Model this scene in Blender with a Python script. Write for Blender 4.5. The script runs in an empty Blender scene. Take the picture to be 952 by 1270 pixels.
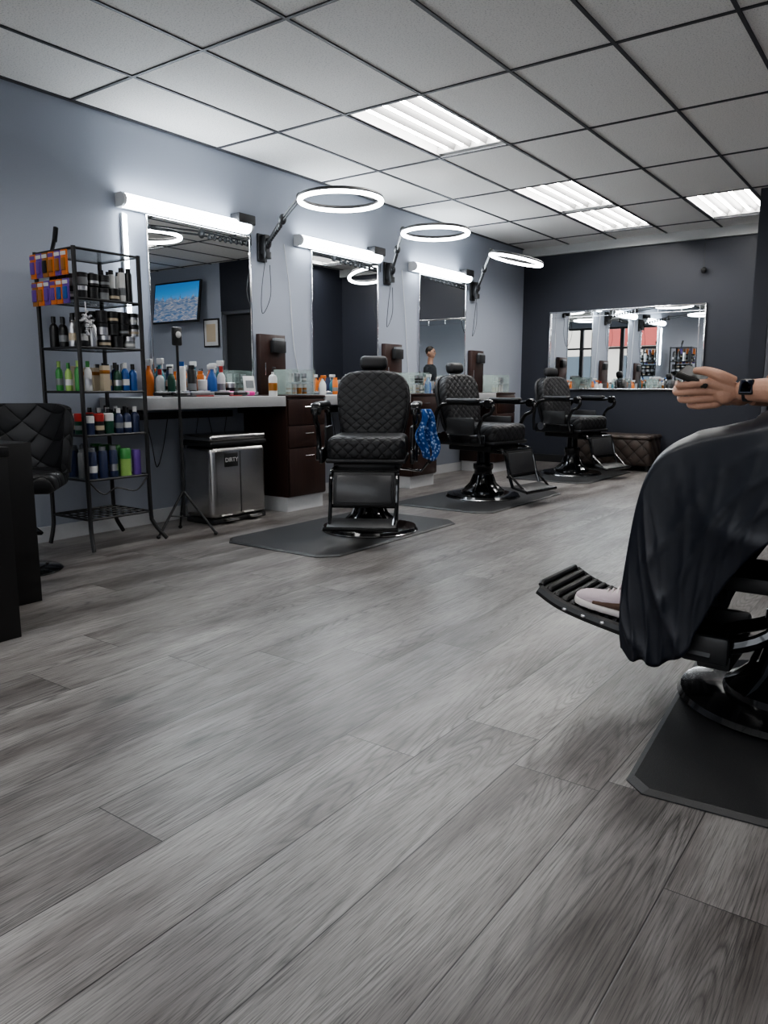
import bpy, bmesh, math, random
from mathutils import Vector, Matrix, Euler
random.seed(7)
SC=bpy.context.scene
COL=SC.collection
# ------------------------------------------------------------------ materials
_M={}
def mat(name,col,rough=.5,metal=0.,bump=0.,scale=60.,emit=0.,var=.06,coat=0.,spec=.5,trans=0.,alpha=1.):
    if name in _M: return _M[name]
    m=bpy.data.materials.new(name); m.use_nodes=True; nt=m.node_tree; b=nt.nodes['Principled BSDF']
    c=(col[0],col[1],col[2],1)
    b.inputs['Roughness'].default_value=rough; b.inputs['Metallic'].default_value=metal
    b.inputs['Coat Weight'].default_value=coat; b.inputs['Specular IOR Level'].default_value=spec
    b.inputs['Transmission Weight'].default_value=trans; b.inputs['Alpha'].default_value=alpha
    tc=nt.nodes.new('ShaderNodeTexCoord'); no=nt.nodes.new('ShaderNodeTexNoise'); no.inputs['Scale'].default_value=scale
    nt.links.new(tc.outputs['Object'],no.inputs['Vector'])
    if var>0:
        r=nt.nodes.new('ShaderNodeMix'); r.data_type='RGBA'
        r.inputs[6].default_value=tuple(max(0,x*(1-var)) for x in col)+(1,)
        r.inputs[7].default_value=tuple(min(1,x*(1+var)) for x in col)+(1,)
        nt.links.new(no.outputs['Fac'],r.inputs[0]); nt.links.new(r.outputs[2],b.inputs['Base Color'])
    else: b.inputs['Base Color'].default_value=c
    if bump>0:
        bp=nt.nodes.new('ShaderNodeBump'); bp.inputs['Strength'].default_value=bump; bp.inputs['Distance'].default_value=.004
        nt.links.new(no.outputs['Fac'],bp.inputs['Height']); nt.links.new(bp.outputs[0],b.inputs['Normal'])
    if emit>0:
        b.inputs['Emission Color'].default_value=c; b.inputs['Emission Strength'].default_value=emit
    _M[name]=m; return m
class NT:
    def __init__(s,m): s.nt=m.node_tree
    def n(s,t,**k):
        x=s.nt.nodes.new('ShaderNode'+t)
        for a,b in k.items(): setattr(x,a,b)
        return x
    def l(s,a,b): s.nt.links.new(a,b)
    def val(s,i,v):
        if isinstance(v,(int,float)): i.default_value=v
        else: s.l(v,i)
    def m(s,op,a,b=0.,c=0.):
        x=s.n('Math',operation=op); s.val(x.inputs[0],a); s.val(x.inputs[1],b); s.val(x.inputs[2],c); return x.outputs[0]
    def comb(s,a,b,c=0.):
        x=s.n('CombineXYZ'); s.val(x.inputs[0],a); s.val(x.inputs[1],b); s.val(x.inputs[2],c); return x.outputs[0]
    def noise(s,v,scale,detail=2.,rough=.5,dist=0.):
        x=s.n('TexNoise'); s.l(v,x.inputs['Vector']); x.inputs['Scale'].default_value=scale; x.inputs['Detail'].default_value=detail
        x.inputs['Roughness'].default_value=rough; x.inputs['Distortion'].default_value=dist; return x.outputs['Fac']
    def ramp(s,f,st):
        x=s.n('ValToRGB'); s.l(f,x.inputs[0]); e=x.color_ramp.elements
        while len(e)<len(st): e.new(.5)
        for q,(p,c) in zip(e,st): q.position=p; q.color=(c,c,c,1) if isinstance(c,(int,float)) else tuple(c)+(1,)
        return x.outputs[0]
    def mixc(s,f,a,b,mode='MIX'):
        x=s.n('Mix',data_type='RGBA',blend_type=mode); s.val(x.inputs[0],f)
        for i,v in ((6,a),(7,b)):
            if isinstance(v,tuple): x.inputs[i].default_value=v+(1,)
            else: s.l(v,x.inputs[i])
        return x.outputs[2]
def newmat(name):
    m=bpy.data.materials.new(name); m.use_nodes=True; return m,NT(m),m.node_tree.nodes['Principled BSDF']

def floor_mat():
    m,N,b=newmat('grey_vinyl_plank')
    tc=N.n('TexCoord'); sp=N.n('SeparateXYZ'); N.l(tc.outputs['Object'],sp.inputs[0]); X,Y=sp.outputs[0],sp.outputs[1]
    W=.238; L=1.5
    u=N.m('DIVIDE',N.m('ADD',X,1.07+W*100),W); row=N.m('FLOOR',u); fu=N.m('FRACT',u)
    wn=N.n('TexWhiteNoise',noise_dimensions='1D'); N.l(row,wn.inputs['W'])
    v=N.m('ADD',N.m('DIVIDE',N.m('ADD',Y,50.),L),N.m('MULTIPLY',wn.outputs['Value'],7.)); col=N.m('FLOOR',v); fv=N.m('FRACT',v)
    w2=N.n('TexWhiteNoise',noise_dimensions='2D'); N.l(N.comb(row,col),w2.inputs['Vector']); pid=w2.outputs['Value']
    off=N.m('MULTIPLY',pid,37.)
    g=N.noise(N.comb(N.m('ADD',N.m('MULTIPLY',X,6.),off),N.m('ADD',N.m('MULTIPLY',Y,.45),off),off),1.,1.,.4,.15)
    g2=N.noise(N.comb(N.m('MULTIPLY',X,70.),N.m('MULTIPLY',Y,6.),off),1.,2.)
    ring=N.m('FRACT',N.m('ADD',N.m('MULTIPLY',g,44.),N.m('MULTIPLY',g2,.45)))
    line=N.ramp(ring,[(0.,.42),(.12,.70),(.30,1.),(.72,1.),(.9,.72),(1.,.42)])
    msk=N.ramp(N.noise(N.comb(N.m('MULTIPLY',X,7.),N.m('MULTIPLY',Y,.9),off),1.,3.),[(.40,.12),(.62,.95)])
    fib=N.noise(N.comb(N.m('MULTIPLY',X,380.),N.m('MULTIPLY',Y,9.),off),1.,4.,.7)
    fibr=N.ramp(fib,[(.34,.28),(.46,.82),(.56,1.05),(.75,1.30)])
    blot=N.noise(N.comb(N.m('ADD',N.m('MULTIPLY',X,5.),off),N.m('MULTIPLY',Y,1.1),off),1.,4.,.6)
    base=N.ramp(blot,[(.28,(.080,.067,.062)),(.42,(.155,.140,.132)),(.55,(.235,.220,.210)),(.75,(.33,.312,.298))])
    vo=N.n('TexVoronoi'); N.l(N.comb(N.m('MULTIPLY',X,2.2),N.m('MULTIPLY',Y,.9),off),vo.inputs['Vector']); vo.inputs['Scale'].default_value=1.
    kn=N.ramp(vo.outputs['Distance'],[(0.015,.25),(.06,.65),(.16,1.)])
    c=N.mixc(msk,base,line,'MULTIPLY'); c=N.mixc(.9,c,fibr,'MULTIPLY'); c=N.mixc(.8,c,kn,'MULTIPLY')
    tint=N.ramp(pid,[(0.,.80),(1.,1.20)]); c=N.mixc(.8,c,tint,'MULTIPLY')
    ex=N.m('MINIMUM',fu,N.m('SUBTRACT',1.,fu)); ey=N.m('MINIMUM',fv,N.m('SUBTRACT',1.,fv))
    e=N.m('MINIMUM',N.m('MULTIPLY',ex,W),N.m('MULTIPLY',ey,L))
    seam=N.ramp(N.m('MULTIPLY',e,200.),[(.15,.15),(.40,1.)])
    c=N.mixc(1.,c,seam,'MULTIPLY'); N.l(c,b.inputs['Base Color'])
    N.l(N.ramp(fib,[(.3,.42),(.7,.31)]),b.inputs['Roughness'])
    h=N.m('ADD',N.m('MULTIPLY',fib,.6),N.m('ADD',N.m('MULTIPLY',line,.3),seam))
    bp=N.n('Bump'); bp.inputs['Strength'].default_value=.3; bp.inputs['Distance'].default_value=.002; N.l(h,bp.inputs['Height']); N.l(bp.outputs[0],b.inputs['Normal'])
    return m
def tile_mat():
    m,N,b=newmat('fissured_ceiling_tile'); tc=N.n('TexCoord'); o=tc.outputs['Object']
    a=N.noise(o,110.,3.,.7); s=N.ramp(a,[(.36,.4),(.46,1.)])
    l=N.noise(o,.8,1.)
    c=N.mixc(.55,N.mixc(l,(.80,.77,.72),(.88,.87,.84)),s,'MULTIPLY'); N.l(c,b.inputs['Base Color']); b.inputs['Roughness'].default_value=.75
    bp=N.n('Bump'); bp.inputs['Strength'].default_value=.6; bp.inputs['Distance'].default_value=.003; N.l(a,bp.inputs['Height']); N.l(bp.outputs[0],b.inputs['Normal'])
    return m
def quilt_mat(name,S=.075,col=(.020,.020,.022),dist=.007,st=.8):
    m,N,b=newmat(name); tc=N.n('TexCoord'); sp=N.n('SeparateXYZ'); N.l(tc.outputs['Object'],sp.inputs[0])
    q=N.m('ADD',sp.outputs[1],sp.outputs[2])
    a=N.m('ABSOLUTE',N.m('SINE',N.m('MULTIPLY',N.m('ADD',sp.outputs[0],q),math.pi/S)))
    c=N.m('ABSOLUTE',N.m('SINE',N.m('MULTIPLY',N.m('SUBTRACT',sp.outputs[0],q),math.pi/S)))
    h=N.m('POWER',N.m('MULTIPLY',a,c),.35)
    bp=N.n('Bump'); bp.inputs['Strength'].default_value=st; bp.inputs['Distance'].default_value=dist; N.l(h,bp.inputs['Height']); N.l(bp.outputs[0],b.inputs['Normal'])
    N.l(N.mixc(h,tuple(x*.3 for x in col),col),b.inputs['Base Color']); b.inputs['Roughness'].default_value=.46; b.inputs['Specular IOR Level'].default_value=.45
    return m
def wood_mat(name,c1,c2,rough=.35,ax=2):
    m,N,b=newmat(name); tc=N.n('TexCoord'); mp=N.n('Mapping'); N.l(tc.outputs['Object'],mp.inputs[0])
    s=[40.,40.,40.]; s[ax]=2.; mp.inputs['Scale'].default_value=s
    f=N.noise(mp.outputs[0],1.,4.,.6,.5); N.l(N.mixc(f,c1,c2),b.inputs['Base Color']); b.inputs['Roughness'].default_value=rough
    return m
def brushed(name):
    m,N,b=newmat(name); tc=N.n('TexCoord'); mp=N.n('Mapping'); N.l(tc.outputs['Object'],mp.inputs[0]); mp.inputs['Scale'].default_value=(4,4,300)
    f=N.noise(mp.outputs[0],1.,3.); N.l(N.mixc(f,(.40,.39,.38),(.56,.55,.54)),b.inputs['Base Color']); b.inputs['Metallic'].default_value=1.; b.inputs['Roughness'].default_value=.26
    return m
def city_mat():
    m,N,b=newmat('city_picture'); tc=N.n('TexCoord'); sp=N.n('SeparateXYZ'); N.l(tc.outputs['Generated'],sp.inputs[0])
    br=N.n('TexBrick'); br.inputs['Scale'].default_value=9.; N.l(N.comb(sp.outputs[0],sp.outputs[2]),br.inputs['Vector'])
    br.inputs['Color1'].default_value=(.3,.28,.3,1); br.inputs['Color2'].default_value=(.04,.10,.2,1); br.inputs['Mortar'].default_value=(.02,.06,.12,1)
    n=N.noise(N.comb(N.m('MULTIPLY',sp.outputs[0],14.),0.),1.,5.,.8)
    sk=N.m('GREATER_THAN',N.m('ADD',.15,N.m('MULTIPLY',n,.9)),sp.outputs[2])
    sky=N.mixc(sp.outputs[2],(.10,.34,.62),(.03,.14,.36))
    c=N.mixc(sk,sky,br.outputs[0]); N.l(c,b.inputs['Base Color']); N.l(c,b.inputs['Emission Color']); b.inputs['Emission Strength'].default_value=.6
    return m
BLK=mat('black_leather',(.016,.016,.018),.45,bump=.3,scale=180)
QLT=quilt_mat('quilted_black_leather')
GBL=mat('gloss_black_metal',(.010,.010,.011),.14,metal=.3,coat=.5)
SBL=mat('satin_black',(.017,.017,.018),.45)
RUB=mat('black_rubber',(.018,.018,.019),.48,bump=.25,scale=300)
CHR=mat('chrome',(.75,.75,.76),.1,metal=1.)
MIR=mat('mirror_glass',(.92,.94,.94),.006,metal=1.,var=0)
WHT=mat('white_paint',(.6,.61,.62),.5)
WALL=mat('blue_grey_wall_paint',(.33,.357,.415),.6,bump=.15,scale=140,var=.04)
DARK=mat('charcoal_wall_paint',(.023,.026,.037),.5,bump=.15,scale=140)
ESP=wood_mat('espresso_wood',(.014,.007,.006),(.055,.026,.020))
BWD=wood_mat('black_wood',(.004,.004,.004),(.011,.010,.010),.45)
GRY=mat('grey_laminate',(.38,.385,.39),.35)
TUBE=mat('fluorescent_tube',(1,.98,.95),emit=34.,var=0)
DIFF=mat('led_diffuser',(.84,.92,1.),emit=22.,var=0)
RINGE=mat('ring_led',(.95,.97,1.),emit=17.,var=0)
def P(n,c,r=.35): return mat('plastic_'+n,c,r)
PR=dict(black=P('black',(.012,.012,.013),.35),white=P('white',(.62,.62,.61)),red=P('red',(.36,.03,.025)),orange=P('orange',(.62,.17,.03)),
 blue=P('blue',(.02,.09,.30)),teal=P('teal',(.03,.17,.22)),green=P('green',(.05,.24,.06)),lime=P('lime',(.30,.48,.14)),purple=P('purple',(.13,.06,.30)),
 beige=P('beige',(.5,.42,.31)),amber=P('amber',(.30,.12,.02)),grey=P('grey',(.2,.21,.22)),navy=P('navy',(.02,.03,.08)),pink=P('pink',(.75,.05,.32)),dgreen=P('dgreen',(.01,.06,.035)),silver=mat('foil_silver',(.6,.6,.62),.3,metal=1.))
# ------------------------------------------------------------------ mesh builder
def cat(pts,n=6):
    pts=[Vector(p) for p in pts]; out=[]
    P_=[pts[0]*2-pts[1]]+pts+[pts[-1]*2-pts[-2]]
    for i in range(1,len(P_)-2):
        a,b,c,d=P_[i-1:i+3]
        for k in range(n):
            t=k/n; out.append(.5*((2*b)+(c-a)*t+(2*a-5*b+4*c-d)*t*t+(3*b-a-3*c+d)*t**3))
    out.append(pts[-1]); return out
class MB:
    def __init__(s,name): s.name=name; s.v=[]; s.f=[]; s.mi=[]; s.mats=[]; s.T=Matrix.Identity(4)
    def slot(s,m):
        if m not in s.mats: s.mats.append(m)
        return s.mats.index(m)
    def add(s,V,F,m,M=None):
        o=len(s.v); k=s.slot(m); M=s.T@(M or Matrix.Identity(4))
        s.v+=[M@Vector(x) for x in V]; s.f+=[[o+i for i in f] for f in F]; s.mi+=[k]*len(F); return s
    def bm(s,bm,m,M=None):
        bm.verts.index_update(); s.add([v.co.copy() for v in bm.verts],[[v.index for v in f.verts] for f in bm.faces],m,M); bm.free()
    def box(s,c,sz,m,bev=0.,rot=None,seg=2,taper=None):
        b=bmesh.new(); bmesh.ops.create_cube(b,size=1.)
        for v in b.verts:
            if taper and v.co.z>0: v.co.x*=taper; v.co.y*=taper
            v.co=Vector((v.co.x*sz[0],v.co.y*sz[1],v.co.z*sz[2]))
        if bev>0: bmesh.ops.bevel(b,geom=list(b.edges),offset=min(bev,min(sz)*.49),segments=seg,affect='EDGES',profile=.5)
        M=Matrix.Translation(c)
        if rot: M=M@Euler(rot).to_matrix().to_4x4()
        s.bm(b,m,M); return s
    def ext(s,outline,th,m,M=None,bev=0.,seg=3):
        b=bmesh.new(); vs=[b.verts.new((x,-th/2,z)) for x,z in outline]; f=b.faces.new(vs)
        r=bmesh.ops.extrude_face_region(b,geom=[f])
        for g in r['geom']:
            if isinstance(g,bmesh.types.BMVert): g.co.y+=th
        bmesh.ops.recalc_face_normals(b,faces=b.faces)
        if bev>0:
            eds=[e for e in b.edges if abs(e.verts[0].co.y-e.verts[1].co.y)<1e-6]
            bmesh.ops.bevel(b,geom=eds,offset=bev,segments=seg,affect='EDGES',profile=.5)
        s.bm(b,m,M); return s
    def lathe(s,c,prof,m,seg=24,rot=None,sc=(1,1)):
        V=[];F=[]
        for r,z in prof:
            for i in range(seg):
                a=2*math.pi*i/seg; V.append((r*math.cos(a)*sc[0],r*math.sin(a)*sc[1],z))
        for j in range(len(prof)-1):
            for i in range(seg):
                k=(i+1)%seg; F.append([j*seg+i,j*seg+k,(j+1)*seg+k,(j+1)*seg+i])
        F.append(list(range(seg))[::-1]); F.append([(len(prof)-1)*seg+i for i in range(seg)])
        M=Matrix.Translation(c)
        if rot: M=M@Euler(rot).to_matrix().to_4x4()
        s.add(V,F,m,M); return s
    def cyl(s,c,r,h,m,seg=16,rot=None): return s.lathe(c,[(r,0),(r,h)],m,seg,rot)
    def tube(s,pts,r,m,seg=8,closed=False,flat=1.):
        pts=[Vector(p) for p in pts]; n=len(pts); V=[];F=[]
        R=r if isinstance(r,(list,tuple)) else [r]*n
        nrm=None
        for i,p in enumerate(pts):
            if closed: t=(pts[(i+1)%n]-pts[i-1]).normalized()
            else: t=(pts[min(i+1,n-1)]-pts[max(i-1,0)]).normalized()
            if nrm is None:
                up=Vector((0,0,1)) if abs(t.z)<.9 else Vector((1,0,0)); nrm=t.cross(up).normalized()
            else: nrm=(nrm-t*nrm.dot(t)).normalized()
            bi=t.cross(nrm)
            for k in range(seg):
                a=2*math.pi*k/seg; V.append(p+nrm*math.cos(a)*R[i]+bi*math.sin(a)*R[i]*flat)
        for i in range(n if closed else n-1):
            j=(i+1)%n
            for k in range(seg):
                l=(k+1)%seg; F.append([i*seg+k,i*seg+l,j*seg+l,j*seg+k])
        if not closed: F.append(list(range(seg))[::-1]); F.append([(n-1)*seg+k for k in range(seg)])
        s.add(V,F,m); return s
    def ell(s,c,r,m,seg=16,rot=None):
        pr=[(max(1e-4,math.sin(math.pi*i/10)),-math.cos(math.pi*i/10)) for i in range(11)]
        V=[];F=[]
        M=Matrix.Translation(c)
        if rot: M=M@Euler(rot).to_matrix().to_4x4()
        M=M@Matrix.Diagonal((r[0],r[1],r[2],1))
        for q,z in pr:
            for i in range(seg):
                a=2*math.pi*i/seg; V.append((q*math.cos(a),q*math.sin(a),z))
        for j in range(10):
            for i in range(seg):
                k=(i+1)%seg; F.append([j*seg+i,j*seg+k,(j+1)*seg+k,(j+1)*seg+i])
        F.append(list(range(seg))[::-1]); F.append([10*seg+i for i in range(seg)])
        s.add(V,F,m,M); return s
    def build(s,loc=(0,0,0),rotz=0.,parent=None,smooth=True,ang=38,name=None):
        me=bpy.data.meshes.new(s.name); me.from_pydata([tuple(v) for v in s.v],[],s.f)
        for m in s.mats: me.materials.append(m)
        me.polygons.foreach_set('material_index',s.mi)
        me.update()
        b=bmesh.new(); b.from_mesh(me); bmesh.ops.recalc_face_normals(b,faces=b.faces); b.to_mesh(me); b.free()
        if smooth:
            me.polygons.foreach_set('use_smooth',[True]*len(me.polygons))
            try: me.set_sharp_from_angle(angle=math.radians(ang))
            except Exception: pass
        o=bpy.data.objects.new(name or s.name,me); COL.objects.link(o); o.location=loc; o.rotation_euler=(0,0,rotz)
        if parent: o.parent=parent
        return o
def empty(name,loc=(0,0,0),rotz=0.):
    e=bpy.data.objects.new(name,None); COL.objects.link(e); e.location=loc; e.rotation_euler=(0,0,rotz); e.empty_display_size=.1; return e
def simple(name,lo,hi,m,bev=0.):
    c=[(a+b)/2 for a,b in zip(lo,hi)]; b=MB(name); b.box((0,0,0),[h-l for l,h in zip(lo,hi)],m,bev); return b.build(loc=c)
# ------------------------------------------------------------------ room
XL,XR,YF,YB,H=-4.65,1.45,-1.6,9.65,2.8
f=MB('floor'); f.add([(XL-.1,YF-.1,0),(XR+.1,YF-.1,0),(XR+.1,YB+.1,0),(XL-.1,YB+.1,0),(XL-.1,YF-.1,-.1),(XR+.1,YF-.1,-.1),(XR+.1,YB+.1,-.1),(XL-.1,YB+.1,-.1)],[[0,1,2,3],[7,6,5,4],[0,4,5,1],[1,5,6,2],[2,6,7,3],[3,7,4,0]],floor_mat()); f.build(smooth=False)
simple('wall_left',(XL-.1,YF-.1,0),(XL,YB+.1,H+.15),WALL)
simple('wall_back',(XL,YB,0),(-1.5,YB+.1,H+.15),DARK)
simple('wall_right',(XR,YF-.1,0),(XR+.1,8.1,H+.15),WALL)
PX0,PX1,DX0,DX1=-1.5,XR,-1.36,-.52
simple('wall_partition_jamb',(PX0,8.0,0),(DX0-.001,8.1,2.8),DARK)
simple('wall_partition',(DX1+.001,8.0,0),(PX1,8.1,2.8),WALL)
simple('wall_partition_header',(DX0,8.0,2.102),(DX1,8.1,2.8),DARK)
simple('wall_partition_side',(PX0,8.1,0),(PX0+.1,YB,2.8),DARK)
d=MB('door_1'); d.box((0,.03,1.05),(.76,.04,2.08),mat('dark_door',(.03,.031,.035),.4),.004)
for x in (-.395,.395): d.box((x,0,1.05),(.045,.09,2.1),mat('door_frame_grey',(.10,.105,.12),.4),.004)
d.box((0,0,2.078),(.83,.09,.045),mat('door_frame_grey',(.1,.1,.1)),.004); d.cyl((.32,.01,1.0),.012,.05,CHR,rot=(math.pi/2,0,0)); d.ell((.32,-.05,1.0),(.028,.022,.028),CHR)
d.build(loc=((DX0+DX1)/2,8.05,0))
w=MB('wall_front'); 
w.box(((XL+XR)/2,YF-.05,.15),(XR-XL,.1,.3),WALL); w.box(((XL+XR)/2,YF-.05,2.78),(XR-XL,.1,.34),WALL)
w.box((XL+.1,YF-.05,1.45),(.2,.1,2.4),WALL); w.box((XR-.1,YF-.05,1.45),(.2,.1,2.4),WALL); w.build(smooth=False)
ALU=mat('dark_aluminium',(.06,.06,.065),.35,metal=.6)
n=5; x0,x1=XL+.2,XR-.2; pw=(x1-x0)/n
for i in range(n):
    w=MB('window_%d'%(i+1))
    for dx in (-pw/2+.025,pw/2-.025): w.box((dx,0,1.455),(.05,.08,2.31),ALU,.004)
    for z in (.325,2.585,2.05): w.box((0,0,z),(pw-.1,.08,.05),ALU,.004)
    w.build(loc=(x0+pw*(i+.5),YF-.05,0))
simple('baseboard_left',(XL,YF,0),(XL+.015,YB,.10),WHT)
simple('baseboard_back',(XL+.015,YB-.015,0),(-1.5,YB,.10),SBL)
simple('baseboard_right',(XR-.015,YF,0),(XR,8.0,.10),WHT)
simple('trim_1',(XL,YB-.06,2.69),(-1.5,YB,2.80),mat('cream_trim',(.45,.45,.44),.5))
xs=[XL]+[-4.01+.61*k for k in range(9)]+[XR]; ys=[YF]+[-.62+1.22*k for k in range(9)]+[YB]
TRO=[(-3.40,4.26),(-3.40,6.70),(-3.40,7.92),(-2.18,7.92),(-3.40,.60),(-.96,1.82),(-.96,5.48)]  # last three troffers are out of view, added to light the room
def istro(x,y): return any(abs(x-a)<.05 and abs(y-b)<.05 for a,b in TRO)
V=[];F=[]
for i in range(len(xs)-1):
    for j in range(len(ys)-1):
        if istro(xs[i],ys[j]): continue
        o=len(V); V+=[(xs[i],ys[j],H),(xs[i+1],ys[j],H),(xs[i+1],ys[j+1],H),(xs[i],ys[j+1],H)]; F.append([o+3,o+2,o+1,o])
c=MB('ceiling'); c.add(V,F,tile_mat()); c.build(smooth=False)
c=MB('ceiling_grid'); GM=mat('shaded_grid_bar',(.05,.05,.055),.5)  # bar colour is darkened to carry the shade along the grid
for x in xs[1:-1]: c.box((x,(YF+YB)/2,H-.003),(.020,YB-YF,.008),GM)
for y in ys[1:-1]: c.box(((XL+XR)/2,y,H-.0035),(XR-XL,.020,.008),GM)
c.box((XL+.011,(YF+YB)/2,H-.006),(.02,YB-YF,.012),GM)
c.build(smooth=False)
RFL=mat('troffer_reflector',(.42,.42,.42),.35,var=0); RF2=mat('troffer_ridge',(.12,.12,.12),.4,var=0)
for a,b_ in TRO:
    t=MB('troffer_light'); w2,l2=.297,.597
    for sx in (-1,1): t.box((sx*w2,0,.05),(.01,2*l2,.10),RFL)
    for sy in (-1,1): t.box((0,sy*l2,.05),(2*w2,.01,.10),RFL)
    t.box((0,0,.10),(2*w2,2*l2,.01),RFL)
    for k in range(4):
        x=-.21+.14*k; t.tube([(x,-.56,.045),(x,.56,.045)],.0135,TUBE,8)
    for k in range(3):
        x=-.14+.14*k; t.add([(x-.03,-l2,.095),(x+.03,-l2,.095),(x,-l2,.012),(x-.03,l2,.095),(x+.03,l2,.095),(x,l2,.012)],[[0,1,2],[5,4,3],[0,2,5,3],[2,1,4,5],[1,0,3,4]],RF2)
    for k in (-.572,.572): t.box((0,k,.035),(2*w2,.05,.05),mat('troffer_frame',(.45,.45,.45),.4))
    for k in (-.287,.287): t.box((k,0,.005),(.018,2*l2,.012),mat('troffer_frame',(.45,.45,.45),.4))
    t.build(loc=(a+.305,b_+.61,H+.002))
# ------------------------------------------------------------------ stations on the left wall
for i in range(3):
    y0=1.775*i
    m=MB('vanity_mirror'); mw=1.0; mh=1.24; m.box((.006,0,0),(.012,mw,mh),MIR); 
    for s_ in (-1,1):
        m.box((.008,s_*(mw/2),0),(.018,.012,mh+.012),CHR,.002); m.box((.008,0,s_*mh/2),(.018,mw,.012),CHR,.002)
    m.build(loc=(XL+.001,4.07+y0-.02*i,1.575))
    l=MB('vanity_light'); L=1.2; l.box((.015,0,0),(.03,L,.095),WHT,.004)
    prof=[(.0,-.043),(.04,-.043),(.066,-.026),(.075,0),(.066,.026),(.04,.043),(0,.043)]
    l.ext([(p[0]+.03,p[1]) for p in prof],L-.04,DIFF)
    for s_ in (-1,1): l.ext([(p[0]*1.06+.028,p[1]*1.08) for p in prof],.022,WHT,Matrix.Translation((0,s_*(L/2-.011),0)))
    l.box((.06,L/2-.07,.055),(.10,.18,.075),SBL,.008); l.tube(cat([(.03,L/2-.02,.02),(.03,L/2+.03,-.03),(.02,L/2+.05,-.12)],5),.004,SBL,6)
    l.build(loc=(XL+.001,3.93+y0,2.25))
    c=MB('salon_counter'); y1=3.12 if i==0 else 4.92+1.775*(i-1); L=1.32 if i==0 else 1.28
    c.box((.25,L/2,.89),(.5,L,.08),GRY,.004)
    for yy in (.05,L-.05): c.box((.2,yy,.82),(.36,.03,.06),SBL,.003); 
    c.box((.02,L/2,.79),(.03,L*.8,.05),SBL,.004)
    for k in range(3):
        yb=L*(.25+.22*k); c.tube(cat([(.05,yb,.8),(.08,yb+.02,.6),(.05,yb+.08,.42),(.04,yb+.15,.55),(.05,yb+.2,.79)],5),.0035,SBL,5)
    c.build(loc=(XL+.001,y1,0))
    c=MB('drawer_cabinet'); y1=4.45+y0; wd=.46
    c.box((.25,wd/2,.06),(.44,wd-.02,.12),WHT); c.box((.25,wd/2,.52),(.48,wd,.80),ESP,.003)
    for (z0,z1) in ((.70,.90),(.52,.69),(.13,.51)):
        c.box((.497,wd/2,(z0+z1)/2),(.016,wd-.02,z1-z0),ESP,.003); c.tube([(.525,wd/2-.05,z1-.06),(.525,wd/2+.05,z1-.06)],.005,CHR,6)
    c.box((.25,wd/2,.925),(.5,wd+.01,.02),ESP,.003)
    # tall back panel rising behind the cabinet top, with a small black caddy on it
    c.box((.03,.32,1.185),(.05,.30,.50),ESP,.003); c.box((.075,.36,1.335),(.05,.15,.10),SBL,.006); c.box((.08,.36,1.39),(.03,.12,.03),PR['grey'],.004)
    c.tube([(.06,.22,1.1),(.06,.22,1.2)],.004,CHR,6)
    c.build(loc=(XL+.001,y1,0))
def ring_light(by,C,tilt=(0,0),R=.31):
    e=MB('ring_light')
    e.box((XL+.012,by,2.13),(.02,.10,.22),SBL,.004); e.box((XL+.05,by,2.15),(.06,.06,.16),SBL,.01); e.cyl((XL+.07,by,2.04),.035,.05,SBL)
    M=Matrix.Translation(C)@Euler((tilt[0],tilt[1],0)).to_matrix().to_4x4()
    E=M@Vector((-R*.82,-R*.57,.02))
    B=Vector((XL+.08,by,2.16)); d=(E-B); s1=B+d*.5+Vector((0,0,.02))
    for dz in (-.014,.014):
        e.tube([B+Vector((0,0,dz)),s1+Vector((0,0,dz))],.009,SBL,6); e.tube([s1+Vector((0,0,dz)),E+Vector((0,0,dz))],.008,SBL,6)
    e.ell(s1,(.03,.03,.04),SBL); e.ell(E,(.028,.028,.035),SBL); e.ell(B,(.035,.03,.045),SBL)
    for k in range(8):
        q=B+d*(.08+.05*k); e.ell(q,(.016,.016,.024),SBL,8)
    pts=[M@Vector((R*math.cos(a),R*math.sin(a),.012)) for a in [2*math.pi*k/48 for k in range(48)]]
    e.tube(pts,.018,SBL,8,True,.9)
    pts=[M@Vector((R*math.cos(a),R*math.sin(a),-.006)) for a in [2*math.pi*k/48 for k in range(48)]]
    e.tube(pts,.018,RINGE,8,True,.9)
    e.tube(cat([B,(XL+.1,by-.1,1.8),(XL+.05,by-.05,1.6),(XL+.04,by+.06,1.75),(XL+.04,by+.06,2.0)],6),.003,SBL,5)
    e.build()
ring_light(4.71,(-3.55,4.40,2.30),R=.288)
ring_light(6.48,(-3.70,5.90,2.33),R=.285)
ring_light(8.24,(-3.70,7.48,2.31),(-.06,.22),.27)
for k,(ya,za,yb,zb) in enumerate([(4.98,2.2,5.18,.95),(6.75,2.2,6.9,1.0)]):
    m=MB('power_cord'); m.tube(cat([(XL+.008,ya,za),(XL+.01,ya+.06,za-.4),(XL+.01,ya+.1,zb+.4),(XL+.01,yb,zb)],6),.004,WHT,6); m.build()
m=MB('led_tube_light'); m.box((.012,0,0),(.02,.035,.75),WHT,.003); m.tube([(.03,0,-.36),(.03,0,.36)],.014,DIFF,8); m.build(loc=(XL+.002,3.38,1.80))
m=MB('framed_wall_mirror'); mw,mh=1.94,.99; m.box((0,.006,0),(mw,.012,mh),MIR)
bw=.07
for s_ in (-1,1):
    m.box((s_*(mw/2),-.008,0),(.018,.03,mh+.02),CHR,.003); m.box((0,-.008,s_*mh/2),(mw,.03,.018),CHR,.003)
    m.box((s_*(mw/2-bw),-.001,0),(.006,.006,mh),CHR); m.box((0,-.001,s_*(mh/2-bw)),(mw,.006,.006),CHR)
for k in range(1,7):
    xx=-mw/2+mw*k/7
    for s_ in (-1,1): m.box((xx,-.001,s_*(mh/2-bw/2)),(.004,.006,bw),CHR)
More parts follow.
